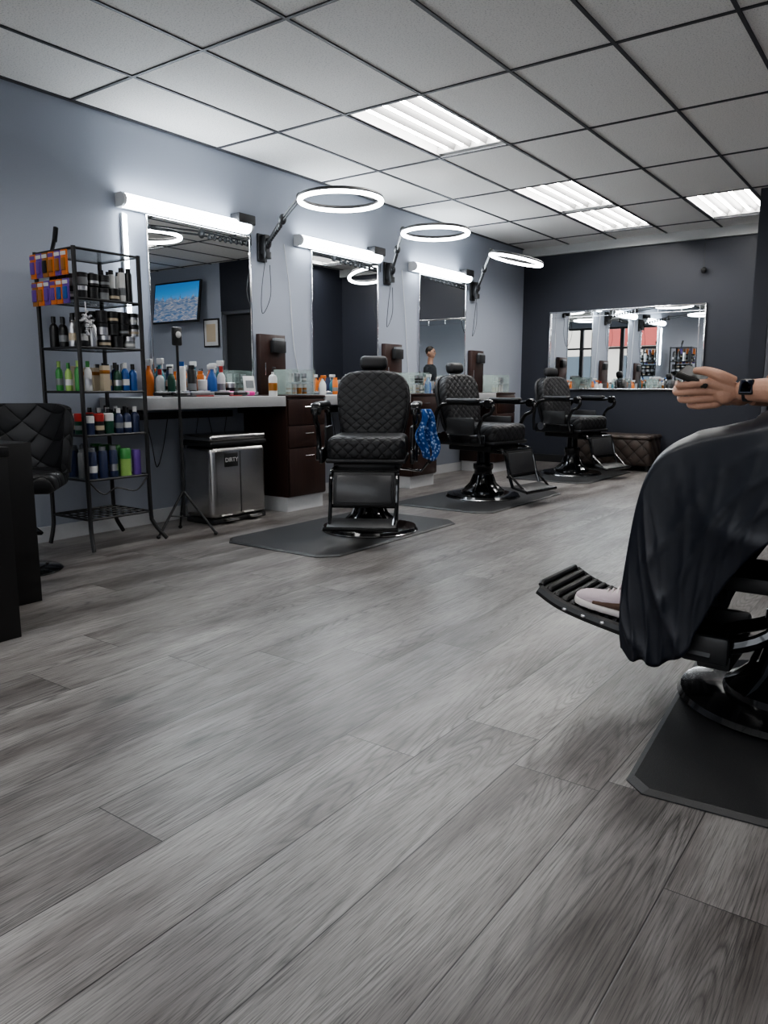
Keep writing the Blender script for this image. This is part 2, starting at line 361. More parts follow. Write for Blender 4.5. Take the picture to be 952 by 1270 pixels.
for k in range(1,4):
    zz=-mh/2+mh*k/4
    for s_ in (-1,1): m.box((s_*(mw/2-bw/2),-.001,zz),(bw,.006,.004),CHR)
m.build(loc=(-3.27,YB-.015,1.465))
m=MB('hanging_sensor'); m.tube([(0,0,.0),(0,0,.34)],.003,SBL,5); m.ell((0,0,-.02),(.035,.035,.035),SBL); m.build(loc=(-2.35,YB-.045,2.36))
# ------------------------------------------------------------------ barber chair
def chair_back(m,M):
    half=[(.195,0),(.222,.06),(.248,.18),(.258,.32),(.25,.40),(.225,.455),(.17,.49),(.09,.503)]
    out=half+[(0,.506)]+[(-x,z) for x,z in half[::-1]]
    m.ext(out,.10,QLT,M@Matrix.Translation((0,-.03,0)),.032,4)
    out2=[(x*1.03,z*1.02-.005) for x,z in out]
    m.ext(out2,.035,BLK,M@Matrix.Translation((0,.035,0)),.012)
    m.ext([(x*.8,z*.8+.03) for x,z in out],.02,GBL,M@Matrix.Translation((0,.06,0)),.004)
def barber_chair(loc,ang,reclined=False,towel=False):
    e=empty('barber_chair',loc,ang)
    b=MB('base')
    b.lathe((0,0,0),[(.32,0),(.335,.012),(.325,.028),(.27,.036),(.21,.04)],GBL,40)
    b.lathe((0,0,0),[(.20,.036),(.195,.06),(.14,.09),(.10,.13),(.085,.19),(.08,.24),(.092,.26),(.09,.30),(.06,.31),(.055,.44)],GBL,32)
    for k in range(8):
        a=math.pi*2*k/8+.2; b.tube([(.19*math.cos(a),.19*math.sin(a),.05),(.12*math.cos(a),.12*math.sin(a),.115),(.09*math.cos(a),.09*math.sin(a),.2)],[.012,.012,.008],GBL,6)
    if not reclined: b.lathe((0,0,0),[(.338,.0),(.340,.005),(.336,.010)],mat('dark_chrome',(.35,.35,.36),.2,metal=1.),40)
    b.build(parent=e)
    dy=.24 if reclined else 0.
    aw=.27 if reclined else .325
    s=MB('seat'); T=Matrix.Translation((0,dy,0)); s.T=T
    s.box((0,0,.46),(.44,.46,.06),SBL,.01); s.box((0,-.02,.58),(.50 if reclined else .52,.54,.17),QLT,.05,seg=4); s.box((0,-.02,.505),(.49 if reclined else .53,.55,.03),BLK,.012)
    if not reclined: s.tube([(.10,.0,.44),(.36,-.05,.42),(.42,-.12,.5)],.009,CHR,8); s.ell((.42,-.12,.5),(.018,.018,.025),SBL)
    s.build(parent=e)
    s=MB('backrest'); s.T=T; M=Matrix.Translation((0,.25,.60))@Euler((-math.radians(11 if not reclined else 20),0,0)).to_matrix().to_4x4(); chair_back(s,M)
    for x in (-.05,.05): s.tube([M@Vector((x,.01,.45)),M@Vector((x,.01,.57))],.008,CHR,8)
    s.T=T@M@Matrix.Translation((0,-.015,.565)); s.box((0,0,0),(.20,.085,.10),BLK,.035,seg=4); s.T=T
    s.build(parent=e)
    for sx,nm in ((-1,'armrest_1'),(1,'armrest_2')):
        a=MB(nm); a.T=T; X=sx*aw; az=-.05 if reclined else 0
        a.tube(cat([(X,.30,.50),(X,.31,.66),(X,.27,.80+az),(X,.15,.845+az),(X,-.12,.845+az),(X,-.27,.85+az),(X,-.315,.815+az),(X,-.29,.765+az),(X,-.22,.73+az),(X,-.17,.62),(X,-.2,.50)],5),.017,GBL,10)
        a.box((X,.0,.87+az),(.07,.34,.04),BLK,.018,seg=3)
        if not reclined: a.lathe((X-.03,-.275,.845+az),[(.035,0),(.04,.01),(.04,.05),(.035,.06)],GBL,16,rot=(0,math.pi/2,0))
        if reclined: a.box((sx*(aw-.02),.03,.47),(.03,.56,.24),SBL,.012); a.box((sx*(aw-.015),.06,.40),(.03,.40,.16),GBL,.03)
        else: a.box((sx*(aw-.02),.03,.53),(.03,.52,.10),GBL,.012); a.box((sx*(aw-.035),.05,.64),(.018,.30,.16),SBL,.008)
        a.lathe((sx*(aw-.005)-.015,.2,.55),[(.045,0),(.045,.03)],CHR if not reclined else GBL,16,rot=(0,math.pi/2,0))
        a.build(parent=e)
    r=MB('footrest')
    if not reclined:
        PAN=mat('footrest_panel',(.05,.05,.052),.3)
        for sx in (-1,1):
            r.tube(cat([(sx*.19,-.1,.45),(sx*.2,-.28,.46),(sx*.215,-.37,.42),(sx*.215,-.42,.25),(sx*.215,-.46,.14)],5),.013,GBL,8)
            r.tube([(sx*.215,-.42,.25),(sx*.2,-.58,.11)],.010,GBL,8)
        r.box((0,-.385,.335),(.40,.03,.22),SBL,.01,rot=(math.radians(-12),0,0)); r.box((0,-.400,.335),(.36,.02,.18),PAN,.006,rot=(math.radians(-12),0,0))
        for sz in (.225,.445): r.tube([(-.215,-.385-(.335-sz)*.2,sz),(.215,-.385-(.335-sz)*.2,sz)],.012,GBL,8)
        r.box((0,-.53,.125),(.44,.17,.03),SBL,.012,rot=(math.radians(12),0,0))
        for k in range(6): r.box((0,-.47-.026*k,.147-.0055*k),(.40,.012,.012),RUB,.004,rot=(math.radians(12),0,0))
        r.tube([(-.235,-.615,.11),(.235,-.615,.11)],.014,GBL,8)
        r.box((0,-.2,.42),(.2,.25,.03),GBL,.008)
    else:
        r.T=Matrix.Translation((.045,0,0))
        path=[(-.20,.172),(-.34,.180),(-.48,.203),(-.62,.232),(-.70,.257),(-.765,.292)]
        pp=cat([(0,y,z) for y,z in path],6); hw=.165
        V=[];F=[]
        for p in pp:
            for x,dz in ((-hw,0),(hw,0),(hw,.02),(-hw,.02)): V.append((x,p.y,p.z+dz))
        for i in range(len(pp)-1):
            for k in range(4): l=(k+1)%4; F.append([4*i+k,4*i+l,4*i+4+l,4*i+4+k])
        F+= [[0,1,2,3],[4*len(pp)-1,4*len(pp)-2,4*len(pp)-3,4*len(pp)-4]]
        r.add(V,F,SBL)
        y=-.30
        while y>-.765:
            z=None
            for i in range(len(pp)-1):
                if pp[i+1].y<=y<=pp[i].y: t_=(pp[i].y-y)/(pp[i].y-pp[i+1].y); z=pp[i].z+(pp[i+1].z-pp[i].z)*t_
            if z is not None: r.tube([(-hw+.012,y,z+.021),(-hw+.02,y,z+.028),(hw-.02,y,z+.028),(hw-.012,y,z+.021)],.0105,RUB,8)
            y-=.029
        for sx in (-1,1):
            r.tube([(sx*hw,p.y,p.z+.008) for p in pp],.020,SBL,8)
            r.tube(cat([(sx*.13,-.22,.18),(sx*.13,-.05,.26),(sx*.13,.05,.42)],5),.022,GBL,8)
            r.box((sx*hw,-.22,.20),(.03,.14,.09),SBL,.02)
            r.cyl((sx*.12,-.46,.142),.007,.06,CHR,10); r.lathe((sx*.12,-.46,.127),[(.016,0),(.018,.004),(.018,.012),(.01,.016)],RUB,14)
            for k in range(4): r.ell((sx*(hw+.019),-.47-.065*k,.215+.012*k),(.004,.009,.006),CHR,8)
        r.box((0,-.20,.150),(.26,.10,.05),SBL,.01); r.box((-.04,-.02,.40),(.30,.5,.05),SBL,.012)
    r.build(parent=e)
    if towel:
        t=MB('blue_bandana'); V=[];F=[];n1,n2=20,18
        for i in range(n1):
            for j in range(n2):
                u=i/(n1-1);v=j/(n2-1)
                wv=.088*(.25+.75*math.sin(math.pi*min(1,u*.8+.10)))
                q=(v-.5)*2*wv
                V.append((.390+.72*q+.016*math.sin(v*17+u*5)+.014*math.sin(u*9)+.03*u, -.27+.55*q+.028*math.sin(v*15)-.01*u,.845-.28*u-.07*abs(v-.4)*u-.03*math.sin(v*10)*u))
        for i in range(n1-1):
            for j in range(n2-1): a=i*n2+j; F.append([a,a+1,a+n2+1,a+n2])
        m_,N,bb=newmat('paisley_bandana'); tc=N.n('TexCoord'); vo=N.n('TexVoronoi'); N.l(tc.outputs['Object'],vo.inputs['Vector']); vo.inputs['Scale'].default_value=48.
        N.l(N.mixc(N.ramp(vo.outputs['Distance'],[(.28,1.),(.42,0.)]),(.015,.08,.30),(.36,.50,.72)),bb.inputs['Base Color']); bb.inputs['Roughness'].default_value=.8
        t.add(V,F,m_); o=t.build(parent=e); sm=o.modifiers.new('t','SOLIDIFY'); sm.thickness=.004
    return e
def facing(dx,dy): return math.atan2(dy,dx)+math.pi/2
barber_chair((-3.16,4.21,.013),facing(.52,-.85),towel=True)
barber_chair((-3.30,6.12,.013),facing(1,-.12))
barber_chair((-3.36,8.36,.013),facing(1,-.25))
barber_chair((-.285,2.58,.013),facing(-1,0),reclined=True)
def floor_mat_obj(x0,x1,y0,y1,ch=.10,rz=0.):
    m=MB('anti_fatigue_mat'); o=[(x0+ch,y0),(x1-ch,y0),(x1,y0+ch),(x1,y1-ch),(x1-ch,y1),(x0+ch,y1),(x0,y1-ch),(x0,y0+ch)]
    cx,cy=(x0+x1)/2,(y0+y1)/2; o=[(a-cx,b-cy) for a,b in o]; k=.965
    V=[(a,b,0) for a,b in o]+[(a,b,.003) for a,b in o]+[(a*k,b*(k+.012),.012) for a,b in o]
    F=[[i,(i+1)%8,8+(i+1)%8,8+i] for i in range(8)]+[[8+i,8+(i+1)%8,16+(i+1)%8,16+i] for i in range(8)]+[[16+i for i in range(8)],list(range(8))[::-1]]
    m.add(V,F,RUB); m.build(loc=(cx,cy,.001),rotz=rz,ang=5)
floor_mat_obj(-3.74,-2.80,3.33,4.88)
floor_mat_obj(-3.76,-2.80,5.28,6.84)
floor_mat_obj(-3.80,-2.86,7.55,9.05)
floor_mat_obj(-.61,.30,1.82,3.30,.05,.075)
# ------------------------------------------------------------------ display rack
RX0,RX1,RY0,RY1=-4.50,-4.10,2.64,3.08
r=MB('display_rack')
for x,fx in ((RX0,-.02),(RX1,.05)):
    for y,fy in ((RY0,-.02),(RY1,.08)):
        r.tube(cat([(x,y,1.80),(x,y,1.0),(x,y,.25),(x+fx*.2,y+fy*.2,.12),(x+fx,y+fy,.014)],4),.0145,SBL,6)
GLS=mat('shelf_glass',(.16,.22,.21),.04,alpha=.45)
for z in (1.79,1.51,1.23,.97,.71,.44,.20):
    for y in (RY0,RY1): r.tube([(RX0,y,z),(RX1,y,z)],.008,SBL,6)
    for x in (RX0,RX1): r.tube([(x,RY0,z),(x,RY1,z)],.008,SBL,6)
    if z==.20:
        for k in range(1,8): yy=RY0+(RY1-RY0)*k/8; r.tube([(RX0,yy,z),(RX1,yy,z)],.004,SBL,5)
        for k in range(1,5): xx=RX0+(RX1-RX0)*k/5; r.tube([(xx,RY0,z+.004),(xx,RY1,z+.004)],.004,SBL,5)
    else: r.box(((RX0+RX1)/2,(RY0+RY1)/2,z),(RX1-RX0,RY1-RY0,.008),GLS)
r.tube(cat([(RX1,RY0,.44),(RX1,RY0+.1,.35),(RX1,RY0+.2,.38),(RX1,RY1-.1,.35),(RX1,RY1,.44)],5),.005,SBL,6)
r.build()
def bottle(m,x,y,z,r,h,c1,c2,kind='bottle'):
    if kind=='jar': m.lathe((x,y,z),[(r,0),(r,h*.62)],c1,14); m.lathe((x,y,z+h*.62),[(r*1.04,0),(r*1.04,h*.34),(r*.9,h*.38)],c2,14)
    elif kind=='can': m.lathe((x,y,z),[(r,0),(r,h*.82),(r*.8,h*.87)],c1,14); m.lathe((x,y,z+h*.87),[(r*.7,0),(r*.7,h*.13)],c2,12)
    elif kind=='spray':
        m.lathe((x,y,z),[(r*.95,0),(r,h*.05),(r,h*.5),(r*.7,h*.62),(r*.35,h*.72),(r*.35,h*.78)],c1,14); m.box((x+r*.3,y,z+h*.88),(r*1.7,r*.7,h*.14),c2,.004); m.box((x+r*.9,y,z+h*.76),(r*.2,r*.3,h*.16),c2,.002)
    elif kind=='pump':
        m.lathe((x,y,z),[(r,0),(r,h*.6),(r*.8,h*.68),(r*.3,h*.72),(r*.3,h*.8)],c1,14); m.tube([(x,y,z+h*.8),(x,y,z+h*.95),(x+r*1.1,y,z+h*.93)],r*.14,c2,6)
    elif kind=='box': m.box((x,y,z+h/2),(r*1.6,r*1.9,h),c1,.002); m.box((x,y,z+h*.75),(r*1.62,r*1.92,h*.15),c2,.001)
    else: m.lathe((x,y,z),[(r*.95,0),(r,h*.04),(r,h*.62),(r*.8,h*.72),(r*.4,h*.78),(r*.4,h*.8)],c1,14); m.lathe((x,y,z+h*.8),[(r*.5,0),(r*.5,h*.2)],c2,12)
    if kind in('jar','can','bottle') and random.random()<.6: m.lathe((x,y,z+h*.2),[(r*1.01,0),(r*1.01,h*.22)],random.choice([PR['white'],PR['silver'],PR['grey'],PR['grey'],PR['beige']]),14)
def shelf(name,z,specs,x0=RX0+.05,x1=RX1-.045,rows=4,m=None,fin=True):
    m=m or MB(name)
    for (ya,yb,r,h,cols,caps,kind) in specs:
        n=max(1,int((yb-ya)/(r*2.1)))
        for i in range(n):
            for j in range(rows):
                y=ya+(i+.5)*(yb-ya)/n; x=x1-j*(x1-x0)/max(1,rows-1)
                bottle(m,x,y,z,r,h*random.uniform(.93,1.05),random.choice(cols),random.choice(caps),kind)
    if fin: m.build()
    return m
g=PR
a0,a1=RY0+.03,RY1-.02
m=shelf('pomade_jars',1.515,[(a0,a1-.1,.034,.075,[g['black'],g['black'],g['grey']],[g['black'],g['silver'],g['black']],'jar'),(a1-.1,a1,.022,.20,[g['black'],g['black'],g['white']],[g['black']],'can')],fin=False)
for i in range(3):
    for j in range(4): bottle(m,RX1-.05-.09*j,a0+.045+.074*i,1.593,.034,.07,random.choice([g['black'],g['grey']]),g['black'],'jar')
m.build()
m=shelf('hair_product_jars',1.235,[(a0,a0+.12,.027,.19,[g['black'],g['silver'],g['black']],[g['black']],'bottle'),(a0+.13,a1,.036,.075,[g['black'],g['grey'],g['black']],[g['black'],g['silver']],'jar')],fin=False)
for i in range(4):
    for j in range(4):
        for k in range(2): bottle(m,RX1-.05-.09*j,a0+.165+.074*i,1.313+.072*k,.034,.07,random.choice([g['black'],g['black'],g['silver']]),g['black'],'jar')
m.build()
shelf('shampoo_bottles',.975,[(a0,a0+.09,.022,.18,[g['lime'],g['green'],g['white']],[g['lime'],g['green']],'bottle'),(a0+.11,a0+.21,.025,.15,[g['beige'],g['white']],[g['beige'],g['amber']],'box'),(a0+.22,a1,.025,.17,[g['blue'],g['navy'],g['white'],g['dgreen'],g['grey']],[g['white'],g['black']],'bottle')])
shelf('styling_cream_bottles',.715,[(a0,a0+.2,.030,.12,[g['black'],g['dgreen'],g['navy']],[g['red'],g['white'],g['black'],g['black']],'jar'),(a0+.21,a1,.027,.16,[g['dgreen'],g['black'],g['navy']],[g['black'],g['white']],'bottle')])
shelf('spray_cans',.445,[(a0,a0+.22,.028,.19,[g['navy'],g['grey'],g['navy']],[g['grey'],g['navy']],'can'),(a0+.23,a0+.31,.036,.18,[g['green'],g['lime']],[g['green']],'jar'),(a0+.32,a1,.027,.17,[g['purple'],g['navy'],g['purple']],[g['purple'],g['blue']],'jar')])
m=MB('clipper_guard_packs')
for i in range(6):
    for j in range(2):
        c1=[g['orange'],g['purple'],g['amber'],g['orange'],g['purple'],g['orange']][(i+j*2)%6]; xx=RX0+.02+.065*i; zz=1.71-.16*j
        m.box((xx,RY0-.025,zz),(.055,.012,.14),c1,.002); m.box((xx,RY0-.034,zz-.01),(.04,.012,.07),random.choice([g['blue'],g['black'],g['amber'],g['purple']]),.004); m.box((xx,RY0-.032,zz+.05),(.05,.004,.02),g['white'] if i%3 else g['purple'])
m.build()
m=MB('hair_brush'); m.tube([(RX0+.10,RY0+.05,1.80),(RX0+.12,RY0+.06,1.87)],.012,PR['black'],8); m.box((RX0+.125,RY0+.065,1.90),(.035,.02,.09),PR['black'],.008,rot=(0,.3,0)); m.build()
m=MB('hair_clip_bunch')
for k in range(34): a=random.random()*6.28; m.ell((RX1+.030,RY0+.04+.045*math.cos(a)*random.random(),1.38+.08*math.sin(a)*random.random()),(.011,.011,.008),PR['silver'],8)
m.tube([(RX1+.024,RY0+.04,1.49),(RX1+.026,RY0+.04,1.38)],.003,PR['silver'],5)
m.build()
# ------------------------------------------------------------------ trash can, tripod
m=MB('stainless_trash_can'); ST=brushed('brushed_steel')
m.box((0,0,.305),(.32,.56,.54),ST,.05,seg=5); m.box((0,0,.02),(.30,.54,.04),SBL,.01); m.box((0,0,.592),(.325,.565,.035),SBL,.012); m.box((0,0,.632),(.32,.56,.05),ST,.02,seg=3)
m.box((.159,0,.30),(.006,.006,.46),SBL); 
for s_ in (-1,1): m.box((.175,s_*.12,.03),(.06,.11,.018),ST,.006)
m.box((.162,-.09,.47),(.006,.13,.10),SBL,.003)
tc_=m.build(loc=(-4.35,3.97,0))
cu=bpy.data.curves.new('dirty_label','FONT'); cu.body='DIRTY'; cu.size=.045; cu.extrude=.0008; cu.align_x='CENTER'; cu.align_y='CENTER'; cu.materials.append(PR['white'])
t=bpy.data.objects.new('dirty_label',cu); COL.objects.link(t); t.parent=tc_; t.location=(.1665,-.09,.47); t.rotation_euler=(math.pi/2,0,math.pi/2)
m=MB('tripod_stand'); m.tube([(0,0,.12),(0,0,1.30)],.009,SBL,8); m.tube([(0,0,.3),(0,0,.8)],.012,SBL,8)
for a in (.5,2.6,4.7): 
    m.tube([(0,0,.30),(.22*math.cos(a),.22*math.sin(a),.012)],.008,SBL,6); m.tube([(0,0,.12),(.11*math.cos(a),.11*math.sin(a),.14)],.005,SBL,6); m.ell((.22*math.cos(a),.22*math.sin(a),.012),(.014,.014,.012),RUB,8)
m.box((.0,0,1.33),(.03,.07,.12),SBL,.01); m.ell((.018,0,1.34),(.006,.022,.022),PR['white'],10)
m.build(loc=(-4.12,3.37,0))
# ------------------------------------------------------------------ counter items
m=MB('counter_bottles'); zc=.931
spec=[('orange','white','spray',.034,.28),('white','orange','spray',.032,.26),('blue','white','spray',.036,.31),('white','blue','can',.03,.24),('amber','black','bottle',.032,.2),('teal','white','spray',.035,.28),('grey','black','can',.028,.22),('white','red','bottle',.030,.23),('black','black','can',.03,.24),('grey','black','bottle',.028,.2),('navy','black','can',.028,.26),('orange','orange','can',.027,.22),('black','silver','jar',.037,.12),('white','white','jar',.034,.12),('dgreen','white','bottle',.027,.20),('silver','black','can',.027,.21)]
for k in range(21):
    c1,c2,kd,r_,h_=spec[(k*7)%16]
    bottle(m,XL+.07+.085*(k%3)+.01*random.random(),3.48+.031*k,zc,r_,h_*random.uniform(.8,1.05),g[c1],g[c2],kd)
m.build()
def clipper(m,x,y,z,a,c):
    M=m.T; m.T=Matrix.Translation((x,y,z))@Euler((0,0,a)).to_matrix().to_4x4()
    m.box((0,0,.02),(.15,.042,.036),c,.014,seg=3); m.box((.085,0,.022),(.03,.045,.02),PR['silver'],.002); m.box((.0,0,.04),(.05,.015,.006),PR['silver'],.002); m.T=M
m=MB('hair_clippers')
for k in range(9): clipper(m,XL+.385+.04*(k%2),3.36+.095*k,zc,1.57+random.uniform(-.3,.3),[g['black'],g['black'],g['navy'],g['grey'],g['black'],g['black'],g['pink'],g['black'],g['pink']][k])
for k in range(6): m.box((XL+.46,3.2+.15*k,zc+.006),(.02,.14,.008),random.choice([g['black'],g['silver'],g['red']]),.003,rot=(0,0,random.uniform(-.3,.3)))
m.build()
m=MB('hand_sanitizer_bottle'); bottle(m,0,0,0,.034,.23,g['white'],g['black'],'pump'); m.lathe((0,0,.04),[(.035,0),(.035,.06)],g['amber'],14); m.build(loc=(XL+.42,4.38,.931))
m=MB('price_sign'); m.box((0,0,.08),(.006,.12,.15),g['white'],.001,rot=(0,-.15,0)); m.box((.006,0,.09),(.002,.08,.06),g['grey'],rot=(0,-.15,0)); m.build(loc=(XL+.20,4.34,.931))
for i in range(3):
    m=MB('acrylic_organizer_case'); AC=mat('clear_acrylic',(.5,.6,.55),.05,alpha=.3)
    for z in (.003,.1,.2): m.box((0,0,z),(.2,.28,.005),AC)
    for y in (-.14,.14): m.box((0,y,.1),(.2,.005,.2),AC)
    m.box((-.1,0,.1),(.005,.28,.2),AC)
    for k in range(4): bottle(m,.02,-.1+.065*k,.006,.02,.08,random.choice([g['beige'],g['white'],g['amber']]),g['white'],'jar')
    for k in range(3): bottle(m,.03,-.08+.08*k,.103,.022,.07,random.choice([g['black'],g['grey'],g['white']]),g['silver'],'jar')
    m.build(loc=(XL+.34,4.72+1.775*i,.938))
for i in (1,2):
    m=MB('counter_bottles'); 
    for k in range(7):
        c1,c2,kd,r_,h_=spec[(k*5+i)%16]; bottle(m,XL+.10+.14*(k%2),3.58+1.775*i+.09*k,zc,r_,h_*.7,g[c1],g[c2],kd)
    m.build()
# ------------------------------------------------------------------ left foreground: desk, swivel chair
m=MB('reception_desk'); m.box((-3.26,1.0,.365),(.68,1.08,.73),BWD,.003); m.box((-3.26,1.0,.75),(.68,1.10,.04),BWD,.004)
m.box((-3.48,1.70,.375),(.26,.36,.75),BWD,.003); m.box((-2.925,1.0,.42),(.012,.9,.5),BWD,.003)
m.build()
e=empty('swivel_chair',(-4.0,2.15,0),facing(1,-.9))
m=MB('pedestal'); m.lathe((0,0,0),[(.20,0),(.205,.006),(.19,.016),(.05,.03),(.03,.05),(.028,.42)],GBL,28); m.build(parent=e)
TUF=quilt_mat('tufted_leather',.17,(.016,.016,.018),.010,.9)
m=MB('seat'); m.box((0,0,.50),(.46,.44,.11),TUF,.04,seg=4); m.tube([(-.16,-.24,.25),(.16,-.24,.25)],.011,GBL,8)
for s_ in (-1,1): m.tube([(0,0,.3),(s_*.16,-.24,.25)],.009,GBL,6)
m.build(parent=e)
m=MB('back'); V=[];F=[];nu,nv=24,10
for sd,off in ((0,.0),(1,.06)):
    for i in range(nu+1):
        a=math.radians(-80+160*i/nu)
        for j in range(nv+1):
            v=j/nv; ed=min(1,(1-abs(2*i/nu-1))*6)*min(1,(1-v)*6+.0)
            R=.225+off*(.5+.5*ed)+.03*v
            V.append((R*math.sin(a)*(1+.05*v),R*math.cos(a)*.85,.53+(.38-.03*abs(math.sin(a))**6)*v))
n1=(nu+1)*(nv+1)
for sd in (0,1):
    for i in range(nu):
        for j in range(nv): a=sd*n1+i*(nv+1)+j; F.append([a,a+1,a+nv+2,a+nv+1])
for i in range(nu):
    for j in (0,nv): a=i*(nv+1)+j; F.append([a,a+nv+1,a+n1+nv+1,a+n1])
for i in (0,nu):
    for j in range(nv): a=i*(nv+1)+j; F.append([a,a+1,a+n1+1,a+n1])
m.add(V,F,TUF); m.build(parent=e)
# ------------------------------------------------------------------ ottoman
m=MB('tufted_ottoman'); OT=quilt_mat('brown_tufted_leather',.17,(.07,.052,.044),.012,.9)
m.box((0,0,.23),(1.05,.46,.34),OT,.05,seg=4); m.box((0,0,.40),(1.06,.47,.06),OT,.028,seg=3)
for x in (-.48,.48):
    for y in (-.18,.18): m.lathe((x,y,0),[(.018,0),(.025,.08)],SBL,10)
for i in range(7):
    for z in (.15,.28): m.ell((-.45+.15*i,-.232,z),(.012,.006,.012),OT,8)
m.build(loc=(-3.22,9.33,0))
# ------------------------------------------------------------------ TV, frame on partition (seen in mirror)
m=MB('television'); m.box((0,0,0),(1.06,.04,.62),SBL,.006); m.box((0,.05,0),(.2,.06,.2),SBL); tv=m.build(loc=(.27,7.84,2.27)); tv.rotation_euler=(math.radians(-8),0,0)
s_=MB('screen'); s_.box((0,0,0),(1.01,.004,.57),city_mat()); o=s_.build(loc=(0,-.0225,0),parent=tv)
m=MB('picture_frame'); m.box((0,0,0),(.34,.02,.42),SBL,.004); m.box((0,-.011,0),(.29,.006,.37),WHT); m.box((0,-.015,0),(.2,.004,.26),PR['beige']); m.build(loc=(-.32,7.987,1.80))
# ------------------------------------------------------------------ exterior
m=MB('street_ground'); m.box((0,-16,-.08),(60,28.5,.1),mat('concrete_paving',(.42,.41,.39),.9,bump=.2)); m.build(smooth=False)
m=MB('neighbour_building'); m.box((0,-20,2.5),(40,4,5.),mat('stucco',(.55,.50,.45),.8)); m.box((-3,-17.9,3.4),(14,.3,.9),mat('red_fascia',(.35,.06,.05),.6))
for k in range(10): m.box((-16+3.6*k,-17.95,1.4),(2.6,.1,2.2),mat('shop_glass',(.05,.07,.09),.1))
m.build(smooth=False)
# ------------------------------------------------------------------ people
SKIN=mat('skin',(.50,.285,.20),.5,bump=.12,scale=220,var=.10)
HR=mat('dark_hair',(.02,.013,.010),.6,bump=.6,scale=300)
def remesh(o,vs,sm=4):
    r=o.modifiers.new('r','REMESH'); r.mode='VOXEL'; r.voxel_size=vs; r.use_smooth_shade=True
    if sm: s=o.modifiers.new('s','SMOOTH'); s.factor=.5; s.iterations=sm
def taper(pts,rs,n=5):
    P_=cat(pts,n); R=[]
    for i in range(len(rs)-1):
        for k in range(n): R.append(rs[i]+(rs[i+1]-rs[i])*k/n)
    R.append(rs[-1]); return P_,R
def head(parent,T):
    m=MB('head'); m.T=T
    q,R=taper([(.01,0,0),(.005,0,.08),(-.005,0,.16)],[.068,.058,.06]); m.tube(q,R,SKIN,14)
    m.ell((0,0,.275),(.098,.078,.112),SKIN); m.ell((-.035,0,.21),(.062,.056,.062),SKIN); m.ell((-.10,0,.255),(.018,.014,.024),SKIN); m.ell((-.105,0,.242),(.016,.018,.010),SKIN)
    m.ell((-.088,0,.203),(.014,.026,.012),SKIN); m.ell((-.085,0,.305),(.014,.055,.012),SKIN)
    for s_ in (-1,1): m.ell((.01,s_*.08,.265),(.018,.01,.032),SKIN)
    o=m.build(parent=parent); remesh(o,.005)
    m=MB('hair'); m.T=T; m.ell((.018,0,.305),(.098,.083,.102),HR); m.build(parent=parent)
    m=MB('eyes'); m.T=T
    for s_ in (-1,1):
        m.ell((-.088,s_*.032,.28),(.010,.013,.008),PR['white'],12); m.ell((-.096,s_*.032,.28),(.004,.006,.006),PR['black'],10); m.box((-.096,s_*.034,.303),(.008,.034,.007),HR,.003)
    m.box((-.1,0,.203),(.006,.04,.003),PR['red'],.001); m.build(parent=parent)
p=empty('seated_customer',(0,0,0))
CY=2.57
m=MB('shirt'); q,R=taper([(-.02,CY,.68),(.03,CY,.85),(.07,CY,1.05),(.11,CY,1.2),(.13,CY,1.30)],[.15,.145,.155,.15,.08]); m.tube(q,R,SBL,20)
m.tube([(.12,CY-.2,1.26),(.12,CY+.2,1.26)],.07,SBL,14)
m.ell((.09,CY,1.12),(.12,.20,.17),SBL); m.ell((.03,CY,.75),(.15,.19,.14),SBL)
for s_ in (-1,1):
    q,R=taper([(.12,CY+s_*.19,1.26),(.10,CY+s_*.24,1.15),(.05,CY+s_*.27,1.05)],[.065,.06,.056]); m.tube(q,R,SBL,14)
o=m.build(parent=p); remesh(o,.012)
m=MB('legs')
for s_ in (-1,1):
    q,R=taper([(-.02,CY+s_*.10,.74),(-.3,CY+s_*.115,.77),(-.58,CY+s_*.12,.775),(-.635,CY+s_*.12,.68),(-.66,CY+s_*.12,.50),(-.68,CY+s_*.125,.38)],[.095,.085,.065,.06,.055,.045]); m.tube(q,R,SBL,14)
o=m.build(parent=p); remesh(o,.014)
head(p,Matrix.Translation((.12,CY,1.28)))
def hand(name,W,K,thumb,fing,elbow,extra=[]):
    m=MB(name)
    q,R=taper([elbow,tuple(Vector(elbow).lerp(Vector(W),.35)),tuple(Vector(elbow).lerp(Vector(W),.75)),W],[.045,.047,.034,.0275]); m.tube(q,R,SKIN,16)
    for k in range(4):
        m.tube(cat([Vector(W)+(Vector(K[k])-Vector(W))*.02,Vector(W).lerp(Vector(K[k]),.5),K[k]],4),[.018,.018,.0175,.017,.0165,.0155,.0145,.0135,.0125],SKIN,10)
        pts=[K[k]]+fing[k]; q=cat(pts,5); n=len(q); R=[.0122-.003*i/(n-1)+ (.0010 if i%5==0 and 0<i<n-1 else 0) for i in range(n)]
        if k==3: R=[r*.88 for r in R]
        m.tube(q,R,SKIN,10); m.ell(q[-1],(R[-1],)*3,SKIN,10)
    q=cat(thumb,5); n=len(q); R=[.019-.0085*i/(n-1) for i in range(n)]; m.tube(q,R,SKIN,10); m.ell(q[-1],(R[-1],)*3,SKIN,10)
    for c,r in extra: m.ell(c,r,SKIN,12)
    o=m.build(parent=p); remesh(o,.0024,3)
    return o
HX=-.022
def sh(L,dx=HX,dz=.010): return [(a+dx,b,c+dz) for a,b,c in L]
hy=2.335
K=sh([(-.508,hy-.024,1.002),(-.515,hy-.008,.980),(-.512,hy+.008,.958),(-.503,hy+.022,.939)])
